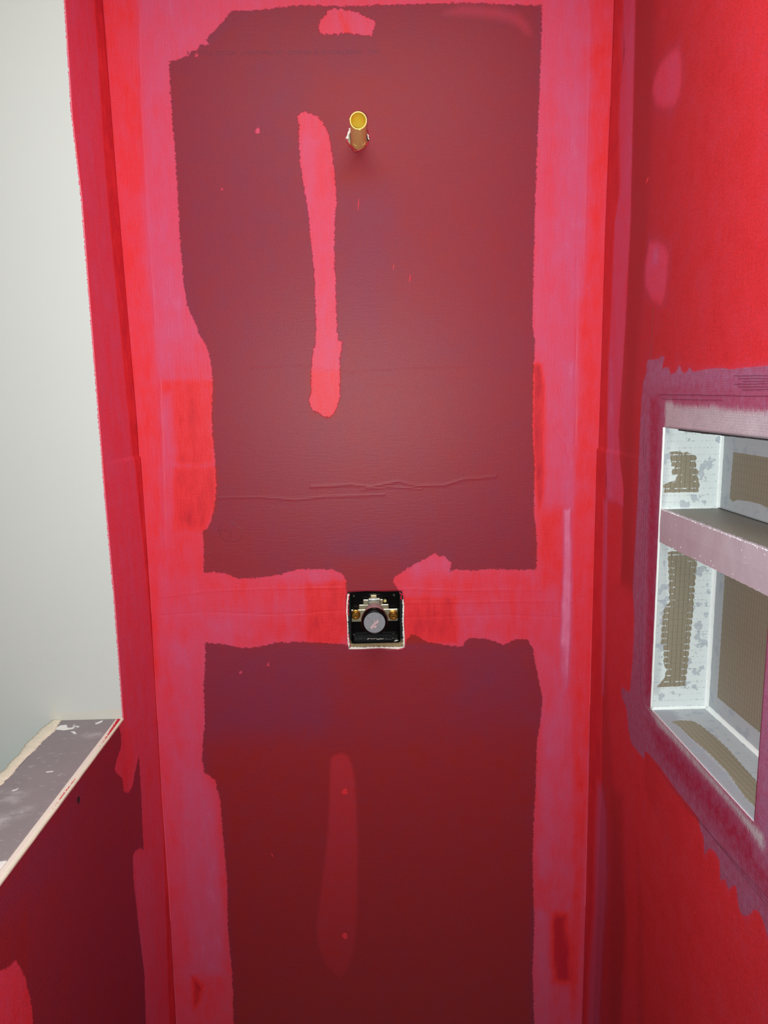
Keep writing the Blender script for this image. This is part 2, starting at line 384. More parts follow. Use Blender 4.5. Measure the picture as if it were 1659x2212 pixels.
B_tone = [
 # board: 1 = redder, 0 = purple drywall showing
 (B((365,130),(640,130),(640,800),(400,800)), 0.38, 0.05, .9), (B((400,260),(640,260),(640,560),(400,600)), 0.12, 0.09, .8),
 (B((560,140),(660,140),(660,260),(560,260)), 0.15, 0.03, .7),
 (B((665,150),(880,150),(900,420),(740,420),(665,250)), 0.95, 0.035, .9),
 (B((700,75),(800,75),(800,140),(700,150)), 0.25, 0.03, .8),
 (B((800,60),(1165,60),(1150,700),(860,700)), 0.85, 0.09, .8),
 (B((735,420),(840,400),(860,560),(800,700),(735,700)), 0.08, 0.05, .8),
 (B((1000,200),(1160,200),(1150,500),(1060,500)), 0.5, 0.07, .5),
 (B((780,800),(1150,790),(1150,1060),(700,1060)), 0.75, 0.05, .7),
 (B((700,1145),(900,1150),(880,1205),(720,1210)), 0.1, 0.03, .85),
 (B((445,1160),(560,1160),(560,1240),(445,1240)), 0.9, 0.03, .7),
 (B((720,1210),(860,1210),(870,1280),(740,1280)), 0.8, 0.02, .9),
 (B((445,1400),(720,1400),(712,1600),(600,1580),(445,1600)), 0.12, 0.04, .8),
 (B((980,1420),(1110,1400),(1120,1500),(1000,1520)), 0.15, 0.05, .8),
 (B((720,1410),(980,1420),(960,1580),(720,1580)), 0.8, 0.04, .7),
 (B((430,1600),(1160,1580),(1160,2300),(430,2300)), 0.9, 0.05, .9),
 # mud, left side
 (B((200,-80),(300,-80),(300,200),(312,260),(312,350),(320,480),(330,650),(348,860),(330,2300),(200,2300)), 0.85, 0.006, 1),
 (B((300,-80),(700,-80),(560,20),(430,110),(365,135),(395,640),(345,820),(315,480),(308,200)), 0.30, 0.008, .95),
 (B((300,-80),(420,-80),(400,120),(310,130)), 0.12, 0.04, .6),
 (B((316,440),(392,560),(420,720),(350,820),(330,650)), 0.02, 0.03, .8),
 (B((350,822),(462,820),(460,1000),(430,1005),(360,1000)), 1.02, 0.008, 1),
 (B((346,850),(368,850),(376,1010),(352,1010)), 0.12, 0.012, .8),
 (B((375,1010),(470,1008),(466,1100),(440,1150),(372,1150)), 1.12, 0.008, 1),
 (B((362,1140),(440,1150),(440,1240),(362,1240)), 0.85, 0.02, .9),
 (B((440,1240),(748,1235),(748,1392),(440,1390)), 0.66, 0.02, 1),
 (B((660,1255),(748,1255),(748,1390),(660,1390)), 1.1, 0.006, .9),
 (B((440,1330),(510,1340),(500,1385),(440,1385)), 0.05, 0.04, .8),
 (B((600,1230),(745,1232),(700,1262),(600,1256)), 0.30, 0.012, .7),
 (B((372,1390),(410,1390),(408,1440),(380,1440)), 0.0, 0.02, .9),
 (B((380,1440),(440,1440),(440,1650),(396,1650),(380,1560)), 0.30, 0.02, .9),
 (B((390,1650),(440,1660),(482,1760),(490,1960),(500,2110),(412,2105),(402,1900),(392,1800)), 0.10, 0.02, 1),
 (B((455,1670),(490,1720),(502,2110),(486,2100),(478,1900),(462,1740)), 0.75, 0.012, .7),
 (B((412,2110),(510,2118),(514,2300),(470,2300),(420,2180)), 0.62, 0.012, 1),
 (B((417,2110),(440,2130),(432,2160),(418,2180)), 1.5, 0.01, .8),
 (B((300,1180),(440,1180),(440,1210),(300,1206)), 0.8, 0.012, .4),
 # mud, right side
 (B((1270,-80),(1400,-80),(1340,480),(1300,1000),(1240,2300),(1225,2300),(1240,1900),(1235,1400),(1245,900),(1262,480),(1275,150)), 0.85, 0.006, 1),
 (B((1165,-80),(1272,-80),(1276,60),(1268,300),(1260,480),(1250,720),(1235,900),(1180,900),(1150,700),(1160,200)), 0.30, 0.012, 1),
 (B((1210,180),(1268,180),(1258,560),(1205,560)), 0.04, 0.03, .8),
 (B((1165,230),(1208,210),(1205,470),(1160,480)), 0.5, 0.012, .6),
 (B((1236,480),(1262,480),(1252,640),(1240,640)), 0.0, 0.015, .8),
 (tongue, 1.35, 0.006, 1),
 (B((1180,800),(1245,800),(1235,1100),(1180,1100)), 0.3, 0.02, .8),
 (B((1216,780),(1244,780),(1234,1100),(1222,1100)), 0.0, 0.01, .8),
 (B((1160,1100),(1218,1100),(1218,1280),(1160,1260)), 1.0, 0.02, .9),
 (B((1218,1100),(1232,1100),(1236,1260),(1228,1480),(1218,1500),(1208,1440),(1214,1300),(1218,1200)), -0.35, 0.004, 1),
 (B((880,1240),(1160,1235),(1160,1380),(880,1380)), 0.75, 0.02, 1),
 (B((872,1290),(985,1290),(988,1390),(872,1390)), 1.15, 0.006, .8),
 (B((900,1220),(972,1200),(972,1235),(900,1240)), 0.1, 0.02, .7),
 (B((990,1310),(1090,1300),(1080,1390),(1000,1390)), 0.45, 0.02, .6),
 (B((1172,1420),(1216,1400),(1218,1560),(1180,1620)), 0.35, 0.02, .8),
 (B((1172,1560),(1216,1500),(1222,1700),(1180,1900),(1162,1900),(1168,1700)), 0.15, 0.02, .9),
 (B((1180,1650),(1226,1640),(1228,1960),(1190,1970),(1184,1800)), 0.45, 0.02, .7),
 (B((1186,1972),(1226,1975),(1236,2120),(1196,2120),(1188,2060)), 1.5, 0.02, 1),
 (B((1150,1960),(1188,1970),(1190,2300),(1150,2300)), 0.12, 0.012, .9),
 (B((1225,2140),(1262,2190),(1260,2300),(1215,2300)), 0.2, 0.02, .6),
 (drip, 0.42, 0.01, .9), (B((640,250),(722,260),(726,420),(660,430)), 0.66, 0.02, .7), (B((668,800),(738,800),(735,905),(668,905)), 0.85, 0.01, .9),
 (B((690,300),(655,290),(645,330),(656,400),(670,500)), 0.15, 0.01, .7),
 (toppatch, 0.45, 0.01, .9), (B((730,28),(740,28),(756,72),(744,72)), 0.95, 0.006, .8),
]
def mo_back(P):
    v = np.ones(len(P)); return v
def soft_back(P):
    a = sstep(sdf(P, lowstreak) / 0.005 * .5 + .5)
    top = np.clip((P[:, 1] - pB((0, 2100))[1]) / (pB((0, 1640))[1] - pB((0, 2100))[1]), 0, 1)
    a = a * (0.14 + 0.20 * top)
    return np.maximum(a, 0.32 * sstep(sdf(P, arc) / 0.01 * .5 + .5))
valve_hole = B((751,1280),(790,1277),(830,1278),(868,1277),(871,1290),(873,1310),(872,1345),(874,1375),(874,1398),(860,1402),(820,1400),(780,1402),(754,1402),(751,1390),(750,1350),(748,1320),(749,1295))
pipe_hole = B((758.5,279),(752,284),(750,291),(749,299),(749.5,304),(755.7,312.6),(762,317),(765.6,325),(770,326.5),(775,324),(782,320),(788,317),(792,312),(795,306),(797.5,302),(794,291),(791,280),(783,274),(772,272),(764,274))
def creases(P, lines):
    v = np.zeros(len(P))
    for ln, wd, hh in lines:
        for a, b in zip(ln[:-1], ln[1:]):
            a = np.array(a); b = np.array(b); e = b - a
            k = np.where((P[:, 0] > min(a[0], b[0]) - .012) & (P[:, 0] < max(a[0], b[0]) + .012) & (P[:, 1] > min(a[1], b[1]) - .012) & (P[:, 1] < max(a[1], b[1]) + .012))[0]
            t = np.clip(((P[k] - a) @ e) / (e @ e), 0, 1); d = np.linalg.norm(P[k] - a - t[:, None] * e, axis=1)
            v[k] = np.where(hh > 0, np.maximum(v[k], hh * np.exp(-(d / wd) ** 2)), np.minimum(v[k], hh * np.exp(-(d / wd) ** 2)))
    return v
B_lines = [(B((470,1076),(560,1074),(640,1080),(700,1073),(830,1069)), .0022, .8), (B((672,1052),(760,1047),(800,1052),(860,1040),(900,1050),(960,1048),(1000,1036),(1070,1030)), .0025, 1.0),
    (B((780,1058),(840,1052),(910,1056)), .002, .7), (B((545,796),(650,792),(760,806),(900,797),(1150,790)), .0022, .5), (B((735,840),(820,832),(900,840)), .002, .35),
    (B((345,1290),(440,1278),(560,1272),(750,1270)), .002, .6), (B((345,1330),(440,1322),(600,1328),(750,1318)), .002, -.6), (B((870,1272),(1000,1276),(1170,1274)), .002, .6), (B((880,1302),(1060,1300),(1240,1298)), .0022, .6), (B((880,1334),(1100,1328),(1250,1336)), .002, -.6),
    (B((345,820),(352,1000),(356,1180)), .0022, .8), (B((1247,560),(1244,700),(1243,960)), .0018, -.9), (B((1232,1100),(1230,1280),(1226,1480)), .002, .9), (B((1216,1240),(1212,1320),(1217,1380)), .003, -1), (B((1216,1490),(1222,1520),(1217,1600),(1220,1650)), .0025, 1.0),
    (B((300,20),(304,240),(318,480),(335,700)), .0022, .6), (B((394,1700),(396,1790),(404,1900),(410,2080)), .0025, .9), (B((414,2100),(428,2130),(440,2140),(420,2165)), .0025, 1), (B((1275,20),(1270,300),(1262,560)), .002, .6),
    (B((1200,930),(1222,960),(1232,1000)), .003, -.8), (B((700,320),(725,330)), .002, .6), (B((690,440),(750,438)), .002, .4)]
def pos_back(U, V):
    # u is -0.5..0.5 nominal x, squeezed so that the ends follow the corner lines
    x = np.clip(U, XL(V), XR(V)); return x, np.zeros_like(U), V
wb = sheet('wall_back', steps(-0.4500, 0.4530, 0.003), steps(0.0, 2.44, 0.003), pos_back, [M_BACK, M_GYP],
    {'mud': lambda P: union(P, mud_back), 'tone': lambda P: paint(P, 0.6, B_tone), 'mo': mo_back, 'soft': soft_back, 'crease': lambda P: creases(P, B_lines)},
    holes=[valve_hole, pipe_hole])
tag(wb, kind='structure')

# ---------------------------------------------------------------- wall_left: return wall and inner face of the half wall
def L(*pts): return [pL(p) for p in pts]
stub_mud = L((60,-200),(300,-200),(420,2400),(318,2400),(315,2212),(312,2100),(300,2010),(293,1940),(288,1900),(287,1850),(292,1838),(302,1832),(310,1836),(308,1790),(304,1700),(300,1632),(292,1668),(286,1700),(278,1713),(268,1712),(264,1680),(256,1674),(248,1664),(252,1640),(261,1618),(262,1590),(255,1560),(150,1560))
low_patch = L((-60,2130),(0,2098),(20,2088),(34,2073),(44,2090),(52,2106),(62,2140),(70,2180),(76,2300),(-60,2300))
L_tone = [
 (L((60,-200),(300,-200),(420,2400),(60,2400)), 0.55, 0.01, 1),
 (L((203,-100),(203,0),(237,480),(279,900),(311,1190),(333,1440),(352,1800),(366,2212),(366,2400),(420,2400),(280,-100)), 1.3, 0.004, 1),
 (L((288,1850),(330,1850),(345,2400),(300,2400)), 0.25, 0.02, .7),
 (L((262,1580),(300,1560),(300,1640),(270,1710),(250,1664)), 0.8, 0.01, .7),
 (L((-40,1960),(120,1790),(180,1700),(140,1850),(-40,2040)), 0.15, 0.05, .8),
 (low_patch, 0.75, 0.01, 1)]
def pos_left(U, V): return X_left(U, V), U, V
def cutL(u, v): return (u < YS) & (v > ZT)
wl = sheet('wall_left', steps(-1.05, 0.0, 0.003, (YS,)), steps(0.0, 2.44, 0.003, (ZT,)), pos_left, [M_BACK, M_CREAM],
    {'mud': lambda P: union(P, [stub_mud, low_patch]), 'tone': lambda P: paint(P, 0.8, L_tone), 'mo': lambda P: np.ones(len(P)), 'soft': lambda P: np.zeros(len(P)), 'crease': lambda P: creases(P, [(L((279,900),(284,1000),(290,1080)), .0015, .8), (L((226,360),(236,480)), .0015, .7)])},
    holes=[], cut=cutL, thick=0.0105)
tag(wl, kind='structure')

# ---------------------------------------------------------------- wall_right
def R(*pts): return [pR(p) for p in pts]
strip_top = R((1349,-150),(1376,-150),(1373,0),(1370,120),(1366,300),(1362,480),(1356,600),(1351,700),(1345,800),(1340,880),(1336,940),(1340,1000),(1347,1060),(1346,1095),(1330,1085),(1312,1080),(1311,960),(1315,772),(1322,620),(1328,480),(1338,420),(1337,250),(1340,190),(1350,110),(1346,60))
thinline = R((1304,1080),(1313,1080),(1311,1200),(1308,1400),(1304,1500),(1301,1500),(1300,1300))
lowstrip = R((1290,1690),(1302,1700),(1310,1760),(1312,1900),(1300,2100),(1288,2400),(1262,2400),(1272,2100),(1284,1950),(1286,1800))
R_lines = [(R((1312,780),(1310,1000),(1307,1200)), .003, 1), (R((1428,300),(1428,301)), .002, 0), (R((1428,560),(1424,575)), .0025, 1), (R((1334,60),(1336,160)), .002, .8)]
p1 = R((1467,95),(1474,120),(1475,170),(1470,210),(1455,236),(1432,240),(1415,230),(1408,200),(1412,170),(1425,135),(1445,110))
p2 = R((1402,519),(1420,516),(1438,527),(1447,545),(1442,610),(1436,650),(1425,665),(1408,655),(1392,620),(1393,570))
p3 = R((1420,0),(1445,0),(1443,50),(1425,60))
mauve = R((1400,777),(1412,777),(1424,775),(1427,770),(1432,769),(1436,773),(1432,785),(1431,798),(1436,793),(1441,793),(1446,798),(1448,808),(1453,807),(1459,806),(1463,798),(1467,790),(1470,792),(1472,802),(1479,806),(1485,803),(1488,795),(1491,794),(1494,801),(1500,803),(1520,799),(1539,796),(1560,795),(1579,798),(1610,794),(1659,790),(1800,780),(1800,2300),(1700,2120),(1659,2025),(1649,1990),(1640,1970),(1630,1963),(1624,1970),(1619,1976),(1606,1979),(1600,1972),(1596,1960),(1592,1930),(1590,1911),(1582,1914),(1573,1922),(1569,1908),(1566,1898),(1556,1903),(1555,1880),(1554,1857),(1545,1840),(1535,1832),(1528,1836),(1522,1849),(1521,1830),(1520,1808),(1514,1795),(1508,1767),(1490,1742),(1462,1708),(1440,1676),(1421,1651),(1405,1632),(1393,1621),(1391,1640),(1380,1626),(1364,1605),(1358,1580),(1356,1557),(1354,1532),(1346,1512),(1342,1495),(1343,1484),(1350,1490),(1360,1496),(1362,1480),(1366,1435),(1369,1380),(1370,1333),(1367,1272),(1370,1211),(1375,1120),(1378,1058),(1382,939),(1386,860),(1390,824),(1397,803),(1396,788))
grey_top = R((1437,871),(1446,866),(1459,877),(1500,880),(1539,877),(1559,883),(1619,889),(1659,889),(1750,900),(1750,990),(1437,926))
grey_low = R((1392,1520),(1412,1532),(1633,1782),(1652,1800),(1655,1850),(1640,1830),(1590,1760),(1520,1680),(1450,1600),(1420,1570))
dark_board = R((1362,-150),(1420,-150),(1400,480),(1372,860),(1366,1160),(1370,1276),(1334,1246),(1340,1090),(1345,1000),(1345,900),(1360,480),(1372,0))
R_tone = [
 (R((1200,-200),(1345,-200),(1340,480),(1315,772),(1305,1100),(1295,1700),(1270,2400),(1200,2400)), 1.15, 0.006, 1),
 (strip_top, 0.35, 0.008, 1), (R((1340,60),(1366,60),(1362,160),(1344,160)), 0.1, 0.02, .7),
 (R((1316,780),(1326,780),(1325,1080),(1310,1080)), -0.1, 0.012, .9), (lowstrip, 0.1, 0.02, 1), (thinline, -0.1, 0.008, .8),
 (p1, 0.4, 0.02, .8), (p2, 0.35, 0.02, .8), (R((1412,535),(1422,535),(1422,570),(1408,570)), -0.2, 0.01, .8),
 (mauve, 0.5, 0.01, 1)]
red_mass = R((1300,1230),(1334,1246),(1370,1276),(1400,1400),(1400,1700),(1600,2100),(1800,2400),(1330,2400),(1345,1950),(1320,1700),(1308,1500),(1300,1300))
def soft_right(P):
    f = lambda poly, w, s: s * sstep(sdf(P, poly) / w * .5 + .5)
    base = 0.36 + 0.38 * np.clip((-P[:, 0] - 0.22) / 0.3, 0, 1)  # compound colour rises evenly from the corner towards the room
    base = base * (1 - 0.55 * sstep(sdf(P, dark_board) / 0.02 * .5 + .5))
    v = base
    for poly, w, s in [(R((1200,-200),(1350,-200),(1342,480),(1318,772),(1306,1100),(1300,1700),(1275,2400),(1200,2400)), .004, .85), (strip_top, .006, .95), (thinline, .006, .9), (lowstrip, .012, .6), (p1, .012, .85), (p2, .012, .85), (p3, .03, .6), (red_mass, .03, .62)]:
        v = np.maximum(v, f(poly, w, s))
    v = np.maximum(v, f(R((1300,1040),(1346,1080),(1344,1200),(1340,1270),(1298,1270)), .01, .72))
    for poly, w, s in [(R((1322,1700),(1345,1720),(1352,2000),(1330,2400),(1310,2400),(1318,2000)), .02, .5), (R((1375,1800),(1388,1950),(1395,2400),(1372,2400),(1378,2000)), .015, .3)]:
        v = v * (1 - f(poly, w, s))
    return np.clip(v, 0, 1)
R_mt = [(R((1380,900),(1404,900),(1400,1400),(1370,1400)), 0.35, 0.008, .8), (R((1405,860),(1425,860),(1415,1230),(1410,1500),(1395,1500)), 0.9, 0.01, .9),
 (R((1400,778),(1659,795),(1659,830),(1400,830)), 0.15, 0.02, .8), (R((1420,835),(1800,840),(1800,880),(1420,870)), 0.55, 0.02, .7),
 (R((1362,1600),(1393,1621),(1508,1767),(1660,1960),(1620,1979),(1510,1850)), 0.35, 0.012, .8), (R((1400,1560),(1480,1640),(1600,1780),(1659,1880),(1659,1930),(1560,1800),(1420,1620)), 0.95, 0.02, .9),
 (R((1640,1300),(1800,1300),(1800,1900),(1636,1850)), 0.1, 0.02, .8)]
niche_hole = [(NY0, NZ0), (NY0, NZ1), (NY1, NZ1), (NY1, NZ0)]
def pos_right(U, V): return X_right(U, V), U, V
wr = sheet('wall_right', np.concatenate([np.linspace(-2.5, -0.95, 12)[:-1], steps(-0.95, 0.0, 0.003, (NY0, NY1))]), steps(0.0, 2.44, 0.003, (NZ0, NZ1)), pos_right, [M_SIDE, M_BEAD],
    {'mud': lambda P: union(P, [strip_top]), 'mo': lambda P: np.full(len(P), 0.9), 'soft': soft_right, 'crease': lambda P: creases(P, R_lines), 'tone': lambda P: paint(P, 0.97, R_tone),
     'mau': lambda P: union(P, [mauve]), 'mtone': lambda P: paint(P, 0.45, R_mt), 'gry': lambda P: np.maximum(union(P, [grey_top]), union(P, [grey_low]) - 0.004)},
    holes=[niche_hole], flip=True)
tag(wr, kind='structure')

# ---------------------------------------------------------------- wall_left_front: white wall of the bathroom, beside the alcove
white_edge = 0.0015
YW = YS - 0.0009
def pos_front(U, V): return U + (XS(V) + 0.44) * np.clip((U + 0.60) / 0.16, 0, 1), np.full_like(U, YW), V
def W(*pts): return [tuple(onY(*p, YS)[[0, 2]]) for p in pts]
fresh = W((116,1522),(122,1520),(122,1538),(200,1536),(268,1530),(268,1560),(110,1560),(112,1540))
wf = sheet('wall_front_left', np.concatenate([np.linspace(-1.9, -0.60, 14)[:-1], steps(-0.60, -0.44, 0.004)]), steps(0.0, 2.44, 0.004), pos_front, M_WHITE,
    {'red': lambda P: P[:, 0] - (-0.44) + 0.0014, 'fresh': lambda P: union(P, [fresh])}, thick=0)
tag(wf, kind='structure')

# ---------------------------------------------------------------- rest of the room
def slab(name, x0, x1, y0, y1, z0, z1, mat):
    bm = bmesh.new(); box(bm, x0, x1, y0, y1, z0, z1); return tag(obj(name, bm, mat), kind='structure')
def tile_floor():
    t = NT('grey_floor_tile', 0.4, 0.4)
    br = t.n('ShaderNodeTexBrick'); br.offset = 0; t.l(t.pos(1, 1, 1), br.inputs['Vector']); br.inputs['Scale'].default_value = 1
    br.inputs['Brick Width'].default_value = 0.3; br.inputs['Row Height'].default_value = 0.3; br.inputs['Mortar Size'].default_value = 0.004
    br.inputs['Color1'].default_value = (0.28, 0.27, 0.26, 1); br.inputs['Color2'].default_value = (0.31, 0.3, 0.29, 1); br.inputs['Mortar'].default_value = (0.15, 0.15, 0.15, 1)
    t.col(br.outputs['Color']); return t.m
slab('floor', -2.0, 0.60, -2.6, 0.10, -0.08, 0.0, tile_floor())
slab('ceiling', -2.0, 0.60, -2.6, 0.10, 2.44, 2.52, M_ROOM)
slab('wall_rear', -2.0, 0.60, -2.60, -2.50, 0.0, 2.44, M_ROOM)
slab('wall_left_far', -2.0, -1.9, -2.5, 0.10, 0.0, 2.44, M_ROOM)

# ---------------------------------------------------------------- half wall
hw = tag(empty('wall_half', (-0.51, -0.6, 0.0)), kind='structure')
def ZP(p, z=ZT): q = onZ(p[0], p[1], z); return (q[0], q[1])
xo, xi = -0.577, float(XP) - 0.0105
bm = bmesh.new(); box(bm, xo, xi, -1.05, YS, 0.0, ZT - 0.013)
obj('wall_core', bm, M_ROOM, hw)
def ledge_mat():
    t = NT('grey_board_paper', 0.7, 0.3)
    n = t.noise(14, detail=5); f = t.noise(500, detail=2)
    c = t.mix(n, lin((134, 128, 132)), lin((150, 143, 147)))
    c = t.mix(t.math('MULTIPLY', f, 0.3), c, lin((120, 112, 116)))
    sm = t.noise(70, t.pos(1, 2.2, 1), detail=4)
    c = t.mix(t.rng(sm, 0.62, 0.72, 0, 0.35), c, lin((205, 205, 204)))
    c = t.mix(t.math('MULTIPLY', t.attr('haze'), t.rng(t.noise(60, detail=4), .35, .62)), c, lin((196, 196, 197)))
    c = t.mix(t.mask(t.attr('blob'), t.noise(260, detail=3), 0.004, 0.0006), c, lin((228, 231, 229)))
    t.col(c); t.bump(t.noise(300), 0.2, 0.0005); return t.m
def Z(*pts): return [ZP(p) for p in pts]
blobs = [Z((118,1575),(130,1567),(144,1566),(146,1572),(156,1572),(160,1564),(162,1567),(158,1575),(140,1578),(122,1577)), Z((205,1563),(222,1556),(221,1560),(208,1565)), Z((152,1580),(160,1580),(168,1586),(160,1586)),
    Z((164,1568),(171,1569),(170,1572),(164,1571)), Z((97,1667),(118,1665),(115,1668),(100,1669)), Z((26,1708),(42,1702),(36,1707),(25,1711)), Z((-60,1866),(0,1862),(12,1860),(26,1862),(24,1872),(8,1885),(-60,1905))]
hazes = [Z((35,1755),(50,1746),(66,1744),(60,1754),(45,1764),(36,1763)), Z((0,1712),(22,1708),(18,1722),(0,1732)), Z((36,1712),(58,1708),(50,1720),(30,1734),(18,1730)), Z((-20,1770),(20,1755),(28,1765),(10,1785),(-20,1800)), Z((180,1588),(215,1582),(222,1588),(190,1594))]
xg0, xg1 = -0.557, -0.4600
def zt(U, V): return U, V, np.full_like(U, ZT + 0.0003)
gb = sheet('top_board', steps(xg0, xg1, 0.003), steps(-1.05, YS - 0.0005, 0.003), zt, ledge_mat(),
    {'blob': lambda P: union(P, blobs), 'haze': lambda P: sum(0.6 * sstep(sdf(P, h) / .014 * .5 + .5) for h in hazes)}, thick=0.0125, parent=hw)
gb['label'] = 'grey board with pale plaster smears'
def strip_mat():
    t = NT('paper_faced_board_edge', 0.85, 0.2)
    f = t.noise(420, t.pos(1, .6, 1), detail=3)
    c = t.mix(t.noise(90), lin((226, 214, 205)), lin((233, 226, 216)))
    c = t.mix(t.mask(t.math('ADD', t.attr('red'), .0012), f, 0.011, 0.0006), c, (0.55, 0.015, 0.04)); t.col(c); t.bump(f, 0.4, 0.001); return t.m
M_STRIP = strip_mat()
red_on = [Z((238,1580),(256,1552),(266,1562),(250,1590),(205,1650),(192,1654)), Z((166,1681),(174,1688),(130,1741),(114,1757),(120,1743),(140,1712)), Z((222,1612),(240,1585),(250,1588),(226,1622))]
xs0, xs1, xs2 = -0.4595, -0.4510, float(XP)
sheet('inner_edge_strip', steps(xs0, xs1, 0.0014), steps(-1.05, YS - 0.0005, 0.003), zt, M_STRIP, {'red': lambda P: union(P, red_on)}, thick=0.012, parent=hw)['label'] = 'pinkish board edge smeared with red'
bm = bmesh.new()
ys = np.linspace(-1.05, YS - 0.0005, 160)
pr = []
for y in ys:
    wz = 0.0006 * math.sin(y * 90) + random.uniform(-.0003, .0003)
    pr.append([bm.verts.new(v) for v in [(xs1 + 0.0016, y, ZT - 0.010), (xs1 + 0.0016, y, ZT + 0.0009), (xs2 + 0.0006 + wz * .4, y, ZT + 0.0009 + wz * .3), (xs2 + 0.0006, y, ZT - 0.0015)]])
for a, b in zip(pr[:-1], pr[1:]):
    for k in range(4): bm.faces.new([a[k], a[(k+1) % 4], b[(k+1) % 4], b[k]])
bm.faces.new(pr[0]); bm.faces.new(pr[-1])
obj('outer_edge_strip', bm, M_CREAM, hw)['label'] = 'cream gypsum edge'
# lumpy plaster along the outer side
bm = bmesh.new(); pr = []
for i, y in enumerate(np.linspace(-1.05, YS - 0.0005, 220)):
    a = random.uniform(-1, 1) * .0014 + .002 * math.sin(y * 37) + .0012 * math.sin(y * 113)
    b = random.uniform(-1, 1) * .0014 + .002 * math.sin(y * 29 + 1) + .0015 * math.sin(y * 91)
    h = 0.002 + random.uniform(0, .001)
    pr.append([bm.verts.new(v) for v in [(xo - .001 + a, y, ZT - .012), (xo + a, y, ZT + h * .4), (xo + .006 + a, y, ZT + h), (xg0 - .004 + b, y, ZT + h * .8), (xg0 + .002 + b, y, ZT + .0003), (xg0, y, ZT - .012)]])
for a, b in zip(pr[:-1], pr[1:]):
    for k in range(6): bm.faces.new([a[k], a[(k+1) % 6], b[(k+1) % 6], b[k]])
bm.faces.new(pr[0]); bm.faces.new(pr[-1])
obj('plaster_ridge', bm, simple('rough_cream_plaster', (224, 219, 200), 0.9, 0.2, var=.1, scale=200, bump=.8), hw, smooth=True)['label'] = 'rough cream plaster ridge'
# screw dimple in the red face
q = pL((169, 1728)); cx_ = float(X_left(q[0], q[1]))
bm = bmesh.new()
for k in range(1):
    vs = []
    for i in range(14):
        a = 2*math.pi*i/14; vs.append(bm.verts.new((cx_ + 0.0006, q[0] + 0.0032*math.cos(a)*1.4, q[1] + 0.0055*math.sin(a))))
    c0 = bm.verts.new((cx_ + 0.0001, q[0], q[1]))
    for i in range(14): bm.faces.new([vs[i], vs[(i+1) % 14], c0])
dm = obj('screw_hole', bm, simple('dark_hole', (28, 14, 14), .8), wl); dm['label'] = 'small dark screw hole'

# ---------------------------------------------------------------- niche
nc = tag(empty('shower_niche', ((XRN + NXB) / 2, (NY0 + NY1) / 2, NZ0)), 'recessed two-tier shower niche of taupe tile-backer foam brushed with grey-white sealer', 'niche')
def plane_to(axis, val, ia, ib):
    f = {'X': onX, 'Y': onY, 'Z': onZ}[axis]
    return lambda p: (f(p[0], p[1], val)[ia], f(p[0], p[1], val)[ib])
ZS1, ZS0 = 1.371, 1.3205
GU, GV = 0.0073, 0.0103
def panel(name, axis, val, a0, a1, b0, b1, bare, tonef, lines=0.8, gu=GU, gv=GV, flip=False, label=None, lil=0.0, thick=0.010):
    ia, ib = {'X': (1, 2), 'Y': (0, 2), 'Z': (0, 1)}[axis]
    pr_ = plane_to(axis, val, ia, ib)
    polys = [[pr_(p) for p in poly] for poly in bare]
    def pos(U, V):
        c = np.full_like(U, val)
        return {'X': (c, U, V), 'Y': (U, c, V), 'Z': (U, V, c)}[axis]
    o = sheet(name, steps(a0, a1, 0.0025), steps(b0, b1, 0.0025), pos, M_FOAM,
        {'bare': (lambda P: union(P, polys)) if polys else (lambda P: np.full(len(P), -.03)), 'tone': (lambda P: tonef(P, pr_)) if callable(tonef) else (lambda P: np.full(len(P), tonef)), 'lines': lambda P: np.full(len(P), lines),
         'gu': lambda P: P[:, 0] / gu, 'gv': lambda P: P[:, 1] / gv, 'lil': lambda P: np.full(len(P), lil)}, thick=thick, parent=nc, flip=flip)
    if label: o['label'] = label
    return o
up = [(1446.5,979),(1449,976),(1467,976),(1475,979),(1483,977),(1504,983),(1503,1007),(1508,1019),(1507,1030),(1511,1042),(1509,1062),(1434,1063),(1433,1048),(1440,1043),(1447.5,1040),(1461,1038),(1461,1024),(1452,1030),(1451,1014),(1461,1007),(1451,1007),(1448,990)]
lo = [(1442,1194),(1453,1191),(1466,1191),(1482,1198),(1506,1209),(1501,1264),(1497,1323),(1490.5,1384),(1486,1435),(1480,1482),(1450,1483),(1419,1485),(1428,1472),(1434,1468),(1440,1447),(1433.5,1435),(1433.5,1398),(1427.5,1390),(1429.5,1353),(1432.5,1323),(1438,1308),(1446,1303),(1445,1264),(1444,1225)]
def tone_side(P, pr_):
    q = [pr_(p) for p in [(1434,920),(1452,930),(1446,1000),(1442,1060),(1434,1100),(1425,1100)]]
    q2 = [pr_(p) for p in [(1418,1100),(1440,1150),(1442,1300),(1430,1400),(1425,1500),(1400,1500)]]
    return 0.05 + 0.4 * np.maximum(sstep(sdf(P, q)/.004*.5+.5), sstep(sdf(P, q2)/.004*.5+.5))
bk_up = [(1584,977),(1659,989),(1760,1005),(1760,1118),(1659,1098),(1640,1088),(1619,1083),(1595,1081),(1583,1083),(1576,1078)]
bk_lo = [(1568,1190),(1760,1190),(1760,1690),(1645,1586),(1549.5,1506),(1556,1400),(1566,1237)]
side_far = panel('side_panel', 'Y', NY0 - .0007, XRN + .0008, NXB, NZ0, NZ1, [up, lo], tone_side, 0.75, label='end panel with white sealer around bare taupe foam')
panel('side_panel', 'Y', NY1 + .0007, XRN + .0008, NXB, NZ0, NZ1, [], 0.2, 0.6, flip=True)
panel('back_panel', 'X', NXB, NY1, NY0, ZS1, NZ1, [bk_up], 0.75, 0.25, gu=0.0068, flip=True, label='upper back panel with bare taupe foam')  # both back panels: greyer than the side panel, grazing shade put into the colour
